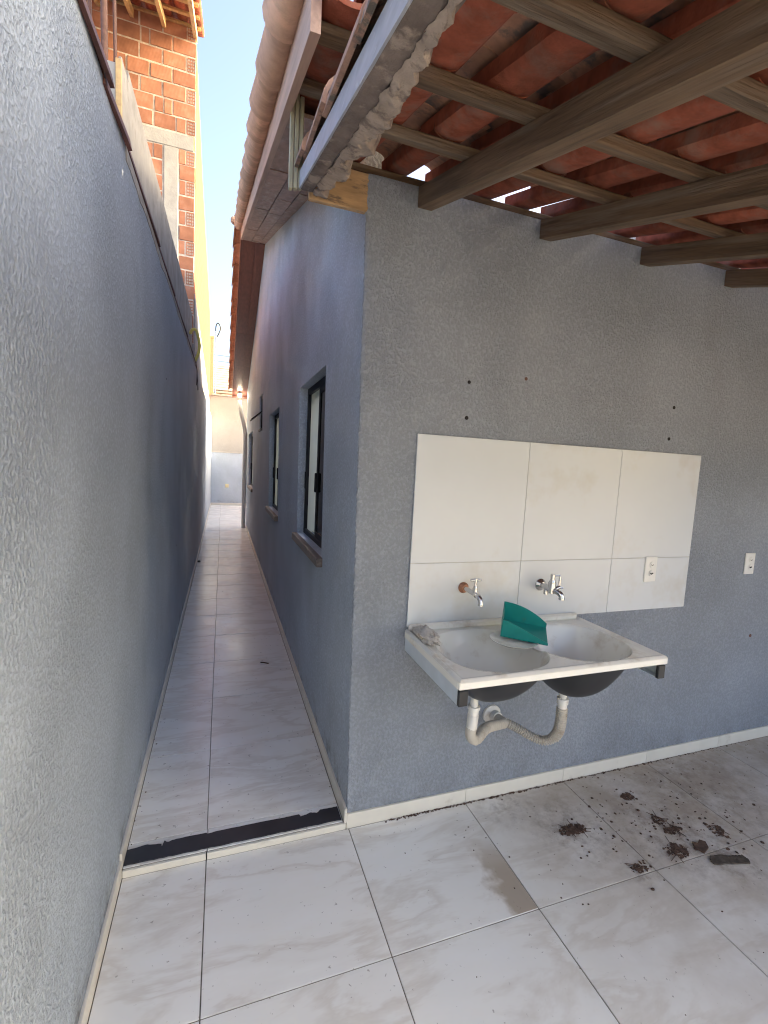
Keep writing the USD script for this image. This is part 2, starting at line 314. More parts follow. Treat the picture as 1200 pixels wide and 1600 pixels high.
def brick_mat(name, col, scol):
    nodes = {'g': ('geometry', {}), 'oi': ('object_info', {}), 'sc': ('vector_math', {'math_type': 'scale', 'vector1': (13.1, 71.7, 33.3)}), 'ad': ('vector_math', {'math_type': 'add'}),
             'n': ('noise_texture', {'scale': 9., 'detail': 5.}), 'r': ('rgb_ramp', {'ramp': [(.3, tuple(c*.8 for c in col)), (.55, col), (.75, scol)]}),
             'vr': ('map_range', {'to_min': .80, 'to_max': 1.18}), 'hv': ('hsv', {'hue': .5, 'saturation': 1., 'fac': 1.}),
             'w': ('wave_texture', {'wave_type': 'bands', 'bands_direction': 'z', 'scale': 22., 'distortion': .4}),
             'b': ('bump', {'strength': .6, 'distance': .004}), 'p': ('principled_bsdf', {'roughness': .85, 'specular_ior_level': .2})}
    links = [('oi.random', 'sc.scale'), ('g.position', 'ad.vector1'), ('sc.vector', 'ad.vector2'), ('ad.vector', 'n.vector'), ('n.fac', 'r.fac'), ('r.color', 'hv.color'),
             ('oi.random', 'vr.value'), ('vr.result', 'hv.value'), ('hv.color', 'p.base_color'), ('g.position', 'w.vector'), ('w.fac', 'b.height'), ('b.normal', 'p.normal')]
    return M(name, nodes, links)
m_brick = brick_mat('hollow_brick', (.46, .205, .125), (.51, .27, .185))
# brick courses of the far, steeply receding side of the neighbour's house, warm sunlight put into the colour
m_brick_sunlit = M('hollow_brick_sunlit', {
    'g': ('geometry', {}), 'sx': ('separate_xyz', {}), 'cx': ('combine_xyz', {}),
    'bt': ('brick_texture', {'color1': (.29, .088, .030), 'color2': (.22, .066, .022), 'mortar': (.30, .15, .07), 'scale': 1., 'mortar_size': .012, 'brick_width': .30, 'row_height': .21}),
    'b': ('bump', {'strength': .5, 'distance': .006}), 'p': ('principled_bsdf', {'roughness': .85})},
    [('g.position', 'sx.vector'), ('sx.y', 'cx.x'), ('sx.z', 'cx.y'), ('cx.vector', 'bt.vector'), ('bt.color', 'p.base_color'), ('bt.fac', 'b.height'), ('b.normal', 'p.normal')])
m_glass = M('smoked_glass', {'t': ('transparent_bsdf', {'color': (.55, .54, .46)}), 'gl': ('glossy_bsdf', {'color': (1, 1, 1), 'roughness': .02}),
                             'f': ('fresnel', {'IOR': 1.5}), 'mx': ('mix_closure', {})},
            [('f.fac', 'mx.fac'), ('t.BSDF', 'mx.closure1'), ('gl.BSDF', 'mx.closure2')], surface='mx.closure')
m_glass_dark = M('dark_smoked_glass', {'t': ('transparent_bsdf', {'color': (.10, .10, .10)}), 'gl': ('glossy_bsdf', {'color': (1, 1, 1), 'roughness': .02}),
                             'f': ('fresnel', {'IOR': 1.5}), 'mx': ('mix_closure', {})},
            [('f.fac', 'mx.fac'), ('t.BSDF', 'mx.closure1'), ('gl.BSDF', 'mx.closure2')], surface='mx.closure')
m_lamp = M('lit_globe', {'e': ('emission', {'color': (1., .86, .62), 'strength': 16.})}, [], surface='e.emission')

# ------------------------------------------------------------------ ground and floors
obj('ground', bx(-60, 60, -40, 90, -.30, -.06), m_earth, kind='structure')
ALZ = .03
XL = -.915                                  # face of the boundary wall
pf = thing('patio_floor', kind='structure')
obj('mortar_bed', bx(XL, 5.2, -3.05, 0, -.05, -.0035), m_grout, pf)
colsx = [XL+.011, -.597, .010, .610, 1.210, 1.810, 2.410, 3.010, 3.610, 4.210, 4.810]
rowsy = [-.010, -.586, -1.186, -1.786, -2.386, -2.986]
g = .0020
rng = random.Random(4)
for i in range(len(colsx)-1):
    for j in range(len(rowsy)-1):
        dz = rng.uniform(-.0006, .0004)
        obj('floor_tile', bx(colsx[i]+g, colsx[i+1]-g, rowsy[j+1]+g, rowsy[j]-g, -.02, dz, .0012), m_patio_tile, pf)
af = thing('alley_floor', kind='structure')
obj('mortar_bed', bx(XL, 2.6, .002, 14.79, -.05, ALZ-.0035), m_grout, af)
ay = [.002, .122]+[.122+.585*k for k in range(1, 26)]
ay = [y for y in ay if y < 14.7]+[14.78]
for j in range(len(ay)-1):
    cx = [XL+.011, -.597, -.014] if ay[j+1] < 9.7 else [XL+.011, -.597, .003, .603, 1.203]
    for i in range(len(cx)-1):
        if ay[j] < .1: cx = [XL+.011, -.594, -.014]
        obj('floor_tile', bx(cx[i]+g*.8, cx[i+1]-g*.8, ay[j]+g*.8, ay[j+1]-g*.8, ALZ-.02, ALZ+rng.uniform(-.0005, .0004), .0012), m_alley_tile, af)
for a, b in ((XL+.012, -.598), (-.594, -.004)):
    obj('step_riser', bx(a, b, -.011, .0005, -.002, ALZ-.002, .0015), m_skirt, af)
# torn black band on the step edge
top = [(-.903, .100), (-.83, .108), (-.775, .098), (-.772, .083), (-.765, .112), (-.752, .100), (-.735, .104), (-.70, .108), (-.60, .108), (-.594, .100), (-.56, .106),
       (-.40, .106), (-.27, .104), (-.20, .106), (-.195, .090), (-.17, .096), (-.15, .104), (-.12, .092), (-.10, .108), (-.06, .106), (-.02, .108)]
rg = np.random.RandomState(3)
tp = []
for (xa, ya), (xb, yb) in zip(top[:-1], top[1:]):
    for t in np.linspace(0, 1, 6)[:-1]: tp.append((xa+(xb-xa)*t, ya+(yb-ya)*t-.012+rg.uniform(-.0015, .0015)))
tp.append((-.02, .096))
bot = [(x, .012+rg.uniform(-.0015, .0015)) for x in np.linspace(-.02, -.903, 50)]
obj('threshold_strip', extr(Polygon(tp+bot), ALZ+.001, ALZ+.0045, 'z'), m_blackstrip,
    label='torn black strip across the step between patio and alley floor', cat='strip')

# ------------------------------------------------------------------ left boundary wall
bw = thing('boundary_wall', 'tall grey textured wall along the left of the alley with brown clay coping', 'wall')
obj('wall_body', extr(Polygon([(-3.2, -.06), (14.79, -.06), (14.79, 2.96), (5.0, 2.87), (.3, 2.785), (-3.2, 2.74)]), XL-.14, XL, 'x'), m_wall, bw)
ys = [-3.2, -2.4, -1.8, -1.2, -.6, -.004]
for a, b in zip(ys[:-1], ys[1:]):
    obj('skirting', bx(XL, XL+.010, a+.001, b-.001, -.003, .070, .0015), m_skirt, bw)
ys = list(np.arange(0, 14.7, .6))
for a in ys:
    obj('skirting', bx(XL, XL+.010, a+.001, min(a+.599, 14.78), ALZ-.002, ALZ+.064, .0015), m_skirt, bw)
def plan_tile(L, w0, w1, h, t=.011, round_=.4, flip=False):
    """clay tile along +y from 0 to L, bowl-shaped profile opening upwards (flip = cover, opening downwards); w0, w1 outer widths at both ends"""
    rows = []
    ny = 3
    for iy in range(ny):
        s = iy/(ny-1); w = w0+(w1-w0)*s; y = L*s
        prof = []
        for k in range(11):
            a = math.pi*k/10
            x = -math.cos(a)*w/2
            z = -math.sin(a)**round_*h if 0 < k < 10 else 0.0
            x *= 1-.10*math.sin(a)
            prof.append((x, z))
        prof = np.array(prof)
        nrm = np.gradient(prof, axis=0); nrm = np.c_[-nrm[:, 1], nrm[:, 0]]; nrm /= np.linalg.norm(nrm, axis=1, keepdims=True)
        inner = prof+nrm*t
        rows.append(np.vstack([prof, inner[::-1]]))
    n = len(rows[0]); V = []
    for iy in range(ny):
        for p in rows[iy]: V.append((p[0], L*iy/(ny-1), p[1]))
    Fc = []
    for iy in range(ny-1):
        for j in range(n):
            a, b = iy*n+j, iy*n+(j+1) % n
            Fc += [(a, b, b+n), (a, b+n, a+n)]
    for iy, s in ((0, 1), (ny-1, -1)):
        for j in range(10):
            q = (iy*n+j, iy*n+j+1, iy*n+n-2-j, iy*n+n-1-j)
            Fc += [(q[0], q[1], q[2])[::s], (q[0], q[2], q[3])[::s]]
    V = np.array(V)
    if flip: V[:, 2] *= -1
    m = trimesh.Trimesh(V, np.array(Fc), process=False); m.fix_normals(); return m
def along(m, loc, slope=0., yaw=0., roll=0.):
    R = trimesh.transformations
    T = R.rotation_matrix(yaw, (0, 0, 1)) @ R.rotation_matrix(math.atan(slope), (1, 0, 0)) @ R.rotation_matrix(roll, (0, 1, 0))
    m = m.copy(); m.apply_transform(T); m.apply_translation(loc); return m
# coping: clay tiles laid as covers on the wall top, each lapping over the next
cp = random.Random(8)
zt = lambda y: 2.785+.018*(y-.3)
for (y0, y1, xs, lift) in [(-2.75, -2.25, 0, .0), (-2.3, -1.8, 0, 0), (-1.85, -1.35, 0, 0), (-1.4, -.9, 0, 0), (-.95, -.45, 0, .0), (-.55, -.11, 0, .006), (-.15, .20, -.002, .002)]:
    obj('coping_tile', along(plan_tile(y1-y0, .155, .185, .062, .013, .45, True), (XL-.068+xs, y0, zt(y0)-.022+lift), slope=.05), m_coping, bw, smooth=40)
y = .22
while y < 4.8:
    L = .47
    obj('coping_tile', along(plan_tile(L, .155, .162, .055, .013, .45, True), (XL-.072+cp.uniform(-.003, .003), y, zt(y)+.010), slope=.026), m_coping, bw, smooth=40)
    y += .45
# uneven mortar line under the long run of coping
yy = np.linspace(.2, 4.9, 120)
e = np.array([meshkit.fbm(np.array([t*6, 1.2, 0]), 4) for t in yy])
lowz = [(t, zt(t)-.012-.05*k) for t, k in zip(yy, e)]; upz = [(t, zt(t)+.004) for t in yy[::-1]]
obj('mortar_bed', extr(Polygon(lowz+upz), XL-.06, XL+.0025, 'x'), m_mortar_pale, bw)
for (y, z, s) in [(3.9, 1.05, .010), (1.55, 2.15, .006), (2.3, .9, .006), (6.0, 2.0, .012), (7.2, 1.8, .010)]:
    obj('wall_nick', disc((XL+.0006, y, z), s, 'x', .002, 8), m_dark, bw)

# ------------------------------------------------------------------ house
house = thing('house', 'grey textured single-storey house with white eaves wall and wooden windows side', 'house')
tag(house, 'single-storey grey house on the right of the alley, with gabled clay roof', 'house')
lean = lambda v: np.c_[v[:, 0]-.0125*np.clip(v[:, 2], 0, 3.2)*(np.abs(v[:, 0]) < .2), v[:, 1], v[:, 2]]
def leaned(m): return trimesh.Trimesh(lean(np.array(m.vertices)), m.faces, process=False)
RID = 5.10
def soff(y): return 2.932+.333*y if y <= RID else 2.932+.333*RID-.345*(y-RID)
HEND = 9.45
wins = [(.700, 1.620, 1.115, 2.190), (2.930, 3.930, 1.085, 2.190), (7.15, 8.60, 1.085, 2.180)]
vent = (5.02, 5.50, 2.10, 2.59)
prof = Polygon([(.14, -.06), (HEND, -.06), (HEND, soff(HEND)+.04), (RID, soff(RID)+.04), (.14, soff(.14)+.04)])
for (a, b, c, d) in wins+[vent]: prof = prof.difference(sbox(a, c, b, d))
obj('side_wall', leaned(extr(prof, 0, .15, 'x')), m_wall, house)
obj('rear_wall', bx(.035, 6.4, 0, .14, -.06, 2.80), m_wall_shaded, house)
# worn, uneven plaster corner joining the two faces
nz, nt = 420, 14
zz = np.linspace(-.05, 2.80, nz); R0 = .010
path = []
for k in range(nt):
    s = k/(nt-1)
    if s < .36: path.append((0., .14-(.14-R0)*s/.36, -1, 0))
    elif s > .64: path.append((R0+(.036-R0)*(s-.64)/.36, 0., 0, -1))
    else:
        a = (s-.36)/.28*math.pi/2; path.append((R0-R0*math.cos(a), R0-R0*math.sin(a), -math.cos(a), -math.sin(a)))
P = np.array(path)
Zg, _ = np.meshgrid(zz, np.arange(nt), indexing='ij')
Xg = np.tile(P[:, 0], (nz, 1)); Yg = np.tile(P[:, 1], (nz, 1))
nn = meshkit.fbm(np.stack([Xg*70, Yg*70, Zg*70], -1), 3)-.5
amp = np.clip(np.minimum(np.arange(nt), nt-1-np.arange(nt))/3., 0, 1)*.0085
Xg = Xg+P[:, 2]*nn*amp-.0125*Zg*np.clip(1-P[:, 0]/.036, 0, 1); Yg = Yg+P[:, 3]*nn*amp
kc = int(nt*.40)
obj('corner_plaster', grid_mesh(Xg[:, :kc+1], Yg[:, :kc+1], Zg[:, :kc+1]), m_wall, house, smooth=True)
obj('corner_plaster', grid_mesh(Xg[:, kc:], Yg[:, kc:], Zg[:, kc:]), m_wall_shaded, house, smooth=True)
obj('front_wall', bx(.15, 6.4, HEND-.14, HEND, -.06, 2.9), m_wall, house)
obj('partition_wall', bx(.16, 3.2, 2.55, 2.65, 0, 3.0), m_room_olive, house)
obj('room_floor', bx(.16, 6.3, .15, HEND-.15, -.02, .05), m_alley_tile, house)
# unseen tall walls, added to keep the low sun off patio and alley
obj('patio_end_wall', bx(5.25, 5.4, -3.0, 0, -.06, 6.0), m_wall_shaded, house)
obj('upper_storey', bx(5.25, 6.4, .14, 5.2, 2.81, 6.0), m_wall_shaded, house)  # no real storey, added out of view to block the sun
obj('inner_wall', bx(3.2, 3.3, .15, HEND-.15, 0, 3.85), m_room, house)  # unseen, added tall enough to stop sun leaking through the windows
xs = [.0, .012, .611, 1.211, 1.811, 2.411, 3.011, 3.611, 4.211, 4.811, 5.24]
for a, b in zip(xs[1:-1], xs[2:]):
    obj('skirting', bx(a+.0006 if a > .1 else -.0005, b-.0006, -.010, .0005, -.002, .070, .0015), m_skirt, house)
a = .0
while a < HEND-.05:
    b = min(a+.6, HEND); obj('skirting', bx(-.0125, .0005, a+.0006-(.010 if a == 0 else 0), b-.0006, ALZ-.002 if a > 0 else ALZ-.002, ALZ+.066, .0015), m_skirt, house); a += .6
for (x, z, r, mm) in [(.479, 2.045, .008, m_dark), (.478, 1.887, .009, m_dark), (.778, 2.092, .008, m_rust), (1.731, 2.044, .009, m_dark), (1.719, 1.876, .009, m_dark), (2.593, .708, .010, m_rust)]:
    obj('wall_hole', disc((x, -.0005, z), r, 'y', .003, 12), mm, house)

def window(a, b, c, d, sashes=True):
    xo = -.0125*(c+d)/2                                     # the wall leans a little
    fr = obj('window', cat_([bx(xo+.055, xo+.078, a, a+.035, c, d, .002), bx(xo+.055, xo+.078, b-.035, b, c, d, .002), bx(xo+.055, xo+.078, a+.035, b-.035, c, c+.035, .002), bx(xo+.055, xo+.078, a+.035, b-.035, d-.045, d, .002)]), m_frame, house)
    mid = (a+b)/2
    for (u, v, xk) in ((a+.035, mid+.03, xo+.058), (a+.10, mid+.15, xo+.080)):
        s = .030 if xk < xo+.07 else .022
        obj('sash', cat_([bx(xk, xk+.018, u, u+s, c+.035, d-.045, .0015), bx(xk, xk+.018, v-s, v, c+.035, d-.045, .0015), bx(xk, xk+.018, u+s, v-s, c+.035, c+.075, .0015), bx(xk, xk+.018, u+s, v-s, d-.085, d-.045, .0015)]), m_frame, fr)
        obj('pane', bx(xk+.007, xk+.011, u+s, v-s, c+.075, d-.085), m_glass_dark if xk < xo+.07 else m_glass, fr)
    lin = cat_([bx(xo+.0785, .1505, b-.012, b+.001, c+.002, d-.002), bx(xo+.0785, .1505, a-.001, a+.012, c+.002, d-.002), bx(xo+.0785, .1505, a+.012, b-.012, d-.012, d+.001), bx(.105, .1505, a+.012, b-.012, c-.001, c+.012)])
    obj('inner_reveal', lin, m_room, fr)
    for yh in (b-.050, mid+.022):
        obj('handle', bx(xo+.044, xo+.058, yh-.012, yh+.012, (c+d)/2-.20, (c+d)/2-.07, .005), m_frame, fr)
    sl = bx(xo-.028, xo+.10, a-.035, b+.03, c-.055, c-.002, .004)
    obj('sill', sl, m_stone, fr)
    return fr
for w in wins: window(*w)
# small awning window, pane tilted outwards
a, b, c, d = vent; xo = -.0125*2.4
fr = obj('awning_window', cat_([bx(xo+.02, xo+.06, a, a+.025, c, d, .002), bx(xo+.02, xo+.06, b-.025, b, c, d, .002), bx(xo+.02, xo+.06, a+.025, b-.025, c, c+.025, .002), bx(xo+.02, xo+.06, a+.025, b-.025, d-.025, d, .002)]), m_frame, house)
fl = bx(-.008, .008, a+.03, b-.03, -.225, .225, .003)
fl.apply_transform(trimesh.transformations.rotation_matrix(math.radians(50), (0, 1, 0))); fl.apply_translation((xo+.03, 0, (c+d)/2+.02))
obj('tilted_pane', fl, m_frame, fr)
obj('sill', bx(xo-.02, xo+.02, a-.02, b+.02, c-.03, c, .003), m_stone, fr)

# roof of the house: verge board, soffit boards, verge tiles, covering
VX0, VX1 = -.365, -.338
rf = obj('roof', cat_([slopebox(.10, 1.1, 1.45, RID, soff, .05, off=.06), slopebox(.10, 1.1, RID, 9.6, soff, .05, off=.06),
                       slopebox(VX1, .12, .0, RID, soff, .05, off=.06), slopebox(VX1, .12, RID, 9.6, soff, .05, off=.06)]), m_clay, house)
obj('verge_board', slopebox(VX0, VX1, -.585, RID, soff, .175), m_wood_pink, rf)
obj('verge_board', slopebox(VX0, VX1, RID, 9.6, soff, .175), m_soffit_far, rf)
sb = random.Random(2)
bw_ = (0.0-VX1)/3
for r in range(3):
    y = .02
    while y < RID-.02:
        L = sb.uniform(.5, .9); y2 = min(y+L, RID-.004)
        if RID-y2 < .15: y2 = RID-.004
        obj('soffit_board', slopebox(VX1+.001+r*bw_, VX1+(r+1)*bw_-.004, y, y2-.004, soff, .015, off=sb.uniform(0, .006)), m_soffit, rf)
        y = y2
for r in range(2):
    y = RID+.004
    for y2 in (7.2, 8.3, 9.59):
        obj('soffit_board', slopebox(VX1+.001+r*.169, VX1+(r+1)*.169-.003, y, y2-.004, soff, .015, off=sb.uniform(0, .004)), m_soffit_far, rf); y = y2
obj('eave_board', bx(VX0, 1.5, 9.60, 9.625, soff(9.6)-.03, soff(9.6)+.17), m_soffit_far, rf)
# verge tiles
tr = random.Random(12)
sl = .333
y = -.66
while y < RID-.1:
    obj('cover_tile', along(plan_tile(.45, .096, .142, .068, .016, .8), (-.392+tr.uniform(-.004, .004), y, soff(y)+.205+tr.uniform(-.003, .003)), slope=sl-.02), m_clay_verge, rf, smooth=40); y += .385
y = RID
while y < 9.5:
    obj('cover_tile', along(plan_tile(.45, .125, .158, .070, .012, .75, True), (-.385+tr.uniform(-.004, .004), y, soff(y)+.182+tr.uniform(-.003, .003)), slope=-.345+.03), m_clay_verge, rf, smooth=40); y += .385
obj('ridge_tile', bx(-.50, -.10, RID-.07, RID+.07, soff(RID)+.19, soff(RID)+.27, .03), m_clay_verge, rf)
# overhang above the patio roof: battens and tiles seen from below
for y in (-.50, -.14):
    obj('batten', bx(VX1, .30, y-.025, y+.025, soff(y)+.035, soff(y)+.06, .003), m_wood_x, rf)
for i, x in enumerate((-.27, -.07, .13)):
    for y in (-.64, -.26, .05):
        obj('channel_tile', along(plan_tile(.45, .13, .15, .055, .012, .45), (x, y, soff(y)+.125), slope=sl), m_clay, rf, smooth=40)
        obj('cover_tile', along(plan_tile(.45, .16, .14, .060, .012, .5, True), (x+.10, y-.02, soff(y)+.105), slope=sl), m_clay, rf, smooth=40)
# end of the boxed eave: upright grooved slats and tan closing board
for k in range(3):
    obj('end_slat', bx(-.341+k*.0175, -.341+k*.0175+.0145, -.016, .006, 2.665+.004*k, 3.01-.01*k, .002), m_trim, rf)
obj('closing_board', bx(-.262, -.012, .004, .028, 2.655, 2.80, .003), m_tanboard, rf)
obj('block', bx(-.190, -.135, -.045, .004, 2.745, 2.80, .006), m_concrete, rf)

# ------------------------------------------------------------------ lean-to patio roof
PS = .31
pz = lambda y: 2.80+PS*y                 # underside of the battens
pr = thing('patio_roof', 'lean-to roof of dark timber and red clay tiles over the patio', 'roof')
Y1, Y0 = .06, -2.0
for k in range(9):
    x = .185+.604*k
    obj('rafter', slopebox(x, x+.062, Y0, -.001, lambda y: 2.718+PS*y, .080), m_wood_y, pr)
bys = [.05, -.395, -.755, -1.11, -1.47, -1.95]
rb = random.Random(21)
for y in bys:
    h = .030
    m = bx(-.20, 5.2, -.026, .026, 0, h, .003)
    m = along(m, (0, y, pz(y)+.001), slope=PS)
    obj('batten', m, m_wood_x, pr)
pit = .203
nc = 26
for i in range(nc):
    x = -.085+pit*i+rb.uniform(-.006, .006)
    for j in range(5):
        yt = bys[j] - (.0 if j else .0); yl = bys[j+1]
        y0 = yl-.035
        L = (yt-y0)*math.sqrt(1+PS*PS)+.085
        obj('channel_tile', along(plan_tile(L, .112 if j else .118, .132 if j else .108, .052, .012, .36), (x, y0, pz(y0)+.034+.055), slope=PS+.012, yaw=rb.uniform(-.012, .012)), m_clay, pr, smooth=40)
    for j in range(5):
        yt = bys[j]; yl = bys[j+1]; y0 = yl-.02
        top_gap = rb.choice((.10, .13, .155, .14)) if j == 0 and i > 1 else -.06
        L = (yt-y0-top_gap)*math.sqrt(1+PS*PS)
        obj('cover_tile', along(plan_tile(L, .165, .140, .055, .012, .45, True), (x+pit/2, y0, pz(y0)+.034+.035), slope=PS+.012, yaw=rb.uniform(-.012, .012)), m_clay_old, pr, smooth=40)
# painted edge beam, mortar on its inside, capping tiles
bz = lambda y: 2.675+.277*y
obj('edge_beam', slopebox(-.302, -.250, Y0, -.012, bz, .062), m_beam, pr)
nY, nX = 260, 16
Yg, Sg = np.meshgrid(np.linspace(-1.98, -.02, nY), np.linspace(0, 1, nX), indexing='ij')
n1 = meshkit.fbm(np.stack([Yg*9, Sg*0, Yg*0+3], -1), 4); n2 = meshkit.fbm(np.stack([Yg*22, Sg*3, Yg*0+7], -1), 4)
Xg = -.298+Sg*(.050+.016*n1)
Zg = bz(Yg)-.003-.010*(n2-.35)*np.sin(Sg*math.pi)**.5+np.where(Sg > .85, (Sg-.85)*.4, 0)+np.where(Sg < .06, .006, 0)
mm = grid_mesh(Xg, Yg, Zg); mm.faces = mm.faces[:, ::-1]
obj('mortar_haunch', mm, m_mortar_brown, pr, smooth=True)
obj('mortar_fill', slopebox(-.2495, -.220, Y0, -.05, bz, .10, off=.012), m_mortar_brown, pr)
n3 = meshkit.fbm(np.stack([Yg*30, Sg*4, Yg*0+17], -1), 4); n4 = meshkit.fbm(np.stack([Yg*5, Yg*0, Yg*0+2], -1), 4)
Xp = -.253+Sg*(.004+.11*np.clip(n1*n4*2-.12, 0, 1))+.020*(n3-.5)
Zp = bz(Yg)-.006-.020*n3*np.sin(Sg*math.pi)**.5+np.where(Sg > .8, (Sg-.8)*.25, 0)
mm = grid_mesh(Xp, Yg, Zp); mm.faces = mm.faces[:, ::-1]
obj('mortar_ridge', mm, m_mortar_tan, pr, smooth=True)
y = -2.02
while y < -.15:
    obj('edge_tile', along(plan_tile(.43, .135, .115, .075, .013, .8, True), (-.258+tr.uniform(-.006, .006), y, bz(y)+.075+tr.uniform(0, .008)), slope=.277-.025, yaw=tr.uniform(-.02, .02)), m_clay_edge, pr, smooth=40); y += .365

# ------------------------------------------------------------------ tiled splashback, sink and fittings
bs = thing('tile_splashback', 'panel of six large white glazed tiles on the grey rear wall above the sink', 'tiles')
obj('grout_bed', bx(.242, 1.967, -.0065, -.0005, .934, 1.799), m_tile_grout, bs)
px, pzs = [.240, .825, 1.396, 1.969], [.932, 1.225, 1.801]
for i in range(3):
    for j in range(2):
        a = .0012
        obj('tile', bx(px[i]+a, px[i+1]-a, -.0095, -.001, pzs[j]+a, pzs[j+1]-a, .001), m_white_tile, bs)
def outlet(x0, x1, z0, z1, yf, label):
    t = thing('wall_outlet', label, 'outlet', group=None)
    xc = (x0+x1)/2
    obj('cover_plate', bx(x0, x1, yf-.008, yf, z0, z1, .003), m_plastic, t)
    for k, zc in enumerate((z0+(z1-z0)*.68, z0+(z1-z0)*.34)):
        s = obj('socket', disc((xc+.004, yf-.0095, zc), .017, 'y', .004, 18), m_plastic, t)
        for dx in (-.007, 0, .007):
            obj('pin_hole', disc((xc+.004+dx, yf-.0118, zc-(.003 if dx == 0 else 0)), .0026 if k == 0 else .0042, 'y', .0012, 8), m_dark, s)
outlet(1.632, 1.716, 1.092, 1.232, -.0095, 'white double wall outlet set in the white tile panel')
outlet(2.448, 2.532, 1.108, 1.238, -.0005, 'white double wall outlet on the bare grey wall right of the tile panel')

sk = thing('sink', 'white two-bowl laundry sink with black underside hung on the rear wall', 'sink')
SX0, SX1, SY0, SY1, SZ = .232, 1.216, -.525, -.010, .917
nx, ny = 170, 96
Xs, Ys = np.meshgrid(np.linspace(SX0, SX1, nx), np.linspace(SY0, SY1, ny), indexing='ij')
def bowl(X, Y, cx, cy, ax, ay, dep, pw):
    r = (np.abs((X-cx)/ax)**pw+np.abs((Y-cy)/ay)**pw)**(1/pw)
    t = np.clip(1-r, 0, 1); return dep*(1-(1-t)**2.5)
bL = bowl(Xs, Ys, .510, -.275, .225, .215, .190, 2.5)
bR = bowl(Xs, Ys, .945, -.280, .225, .215, .225, 2.3)
Zs = SZ-np.maximum(bL, bR)
ed = np.minimum.reduce([Xs-SX0, SX1-Xs, Ys-SY0])
Zs += .006*np.exp(-((ed-.012)/.009)**2)-np.where(ed < .004, .003, 0)
topm = grid_mesh(Xs, Ys, Zs)
obj('basin', topm, m_sink, sk, smooth=True)
rim = cat_([bx(SX0-.0005, SX1+.0005, SY0-.001, SY0+.012, SZ-.031, SZ-.0015, .004), bx(SX0-.001, SX0+.012, SY0+.012, SY1, SZ-.034, SZ-.0015, .004), bx(SX1-.012, SX1+.001, SY0+.012, SY1, SZ-.034, SZ-.0015, .004)])
obj('rim', rim, m_rim, sk)
obj('back_ledge', bx(SX0+.012, SX1-.03, -.034, -.0098, SZ-.004, SZ+.032, .010), m_sink, sk, smooth=40)
tmn = trimesh.Trimesh(np.array(topm.vertices), topm.faces, process=False); vn = tmn.vertex_normals
if vn[:, 2].mean() < 0: vn = -vn
dpt = np.maximum(bL, bR).ravel()
for sel in (bL.ravel(), bR.ravel()):
    keep = (sel[tmn.faces] > .004).all(1) & (sel[tmn.faces] >= dpt[tmn.faces]-1e-9).all(1)
    mm = trimesh.Trimesh(np.array(tmn.vertices)-vn*.010-np.array([0, 0, .008]), tmn.faces[keep], process=False); mm.remove_unreferenced_vertices()
    obj('bowl_shell', mm, m_black, sk, smooth=True)
for x0, x1, mt in ((SX0+.004, SX0+.040, m_rail), (SX1-.040, SX1-.004, m_rail)):
    ox = x0 if x0 < .6 else x1-.004
    r = obj('bracket_rail', cat_([bx(ox, ox+.004, SY0+.020, SY1, SZ-.088, SZ-.034), bx(x0 if x0 < .6 else x0, x1-.001 if x0 > .6 else x1, SY0+.020, SY1, SZ-.092, SZ-.0881)]), mt, sk)
    obj('end_cap', bx(x0, x1, SY0+.004, SY0+.0195, SZ-.094, SZ-.037, .002), m_black, r)
dr = np.random.RandomState(5)
for (x, z) in ((.30, SZ-.052), (.425, SZ-.075), (.985, SZ-.05)):
    m = trimesh.creation.icosphere(2, .012); v = np.array(m.vertices); v *= (1+.5*(meshkit.fbm(v*160+x*9, 3)-.5)*2)[:, None]; v[:, 2] *= 1.3; v[:, 1] *= .5
    rr = .19 if x < .6 else .205
    m = trimesh.Trimesh(v+np.array([x, -.285-rr+(.13 if x == .30 else .035), z]), m.faces)
    obj('silicone_blob', m, m_plastic, sk, smooth=True)

dp = thing('drain_pipe', 'white and grey drain pipes and ribbed hose under the sink', 'pipe')
obj('tailpipe', tube([(.457, -.27, .735), (.457, -.27, .65)], .0165, 16), m_pvc, dp, smooth=40)
obj('tailpipe', tube([(.920, -.27, .71), (.920, -.27, .62)], .0165, 16), m_pvc, dp, smooth=40)
obj('coupling', tube([(.457, -.27, .668), (.457, -.27, .655), (.457, -.27, .6545), (.456, -.27, .63), (.4555, -.27, .6295), (.453, -.27, .57)], [.026, .026, .022, .0215, .0235, .0225], 18), m_pvc, dp, smooth=40)
obj('coupling', tube([(.920, -.27, .645), (.920, -.27, .620), (.920, -.27, .6195), (.921, -.27, .60)], [.026, .025, .021, .021], 18), m_pvc, dp, smooth=40)
p = spline([(.453, -.27, .572), (.452, -.268, .535), (.470, -.262, .512), (.55, -.21, .505), (.66, -.145, .480), (.735, -.105, .458)], 60)
obj('hose', tube(p, .0225+.0026*np.sin(np.arange(60)*2.1)*(np.arange(60) > 12), 14), m_hose, dp, smooth=60)
p = spline([(.921, -.27, .60), (.922, -.268, .53), (.912, -.255, .455), (.880, -.225, .418), (.84, -.185, .418), (.79, -.14, .440), (.745, -.105, .458)], 150)
obj('ribbed_hose', tube(p, np.where(np.arange(150) % 4 < 2, .0175, .0225)+.003*(np.arange(150) < 60), 14), m_hose, dp, smooth=30)
obj('outlet_pipe', tube([(.729, .0, .448), (.731, -.05, .450), (.738, -.11, .456)], .0245, 16), m_hose, dp, smooth=40)
obj('wall_flange', cat_([tube([(.729, .0, .448), (.729, -.012, .448), (.729, -.022, .448)], [.048, .048, .030], 20), tube([(.730, -.03, .449), (.732, -.055, .451)], .031, 12)]), m_pvc, dp, smooth=40)

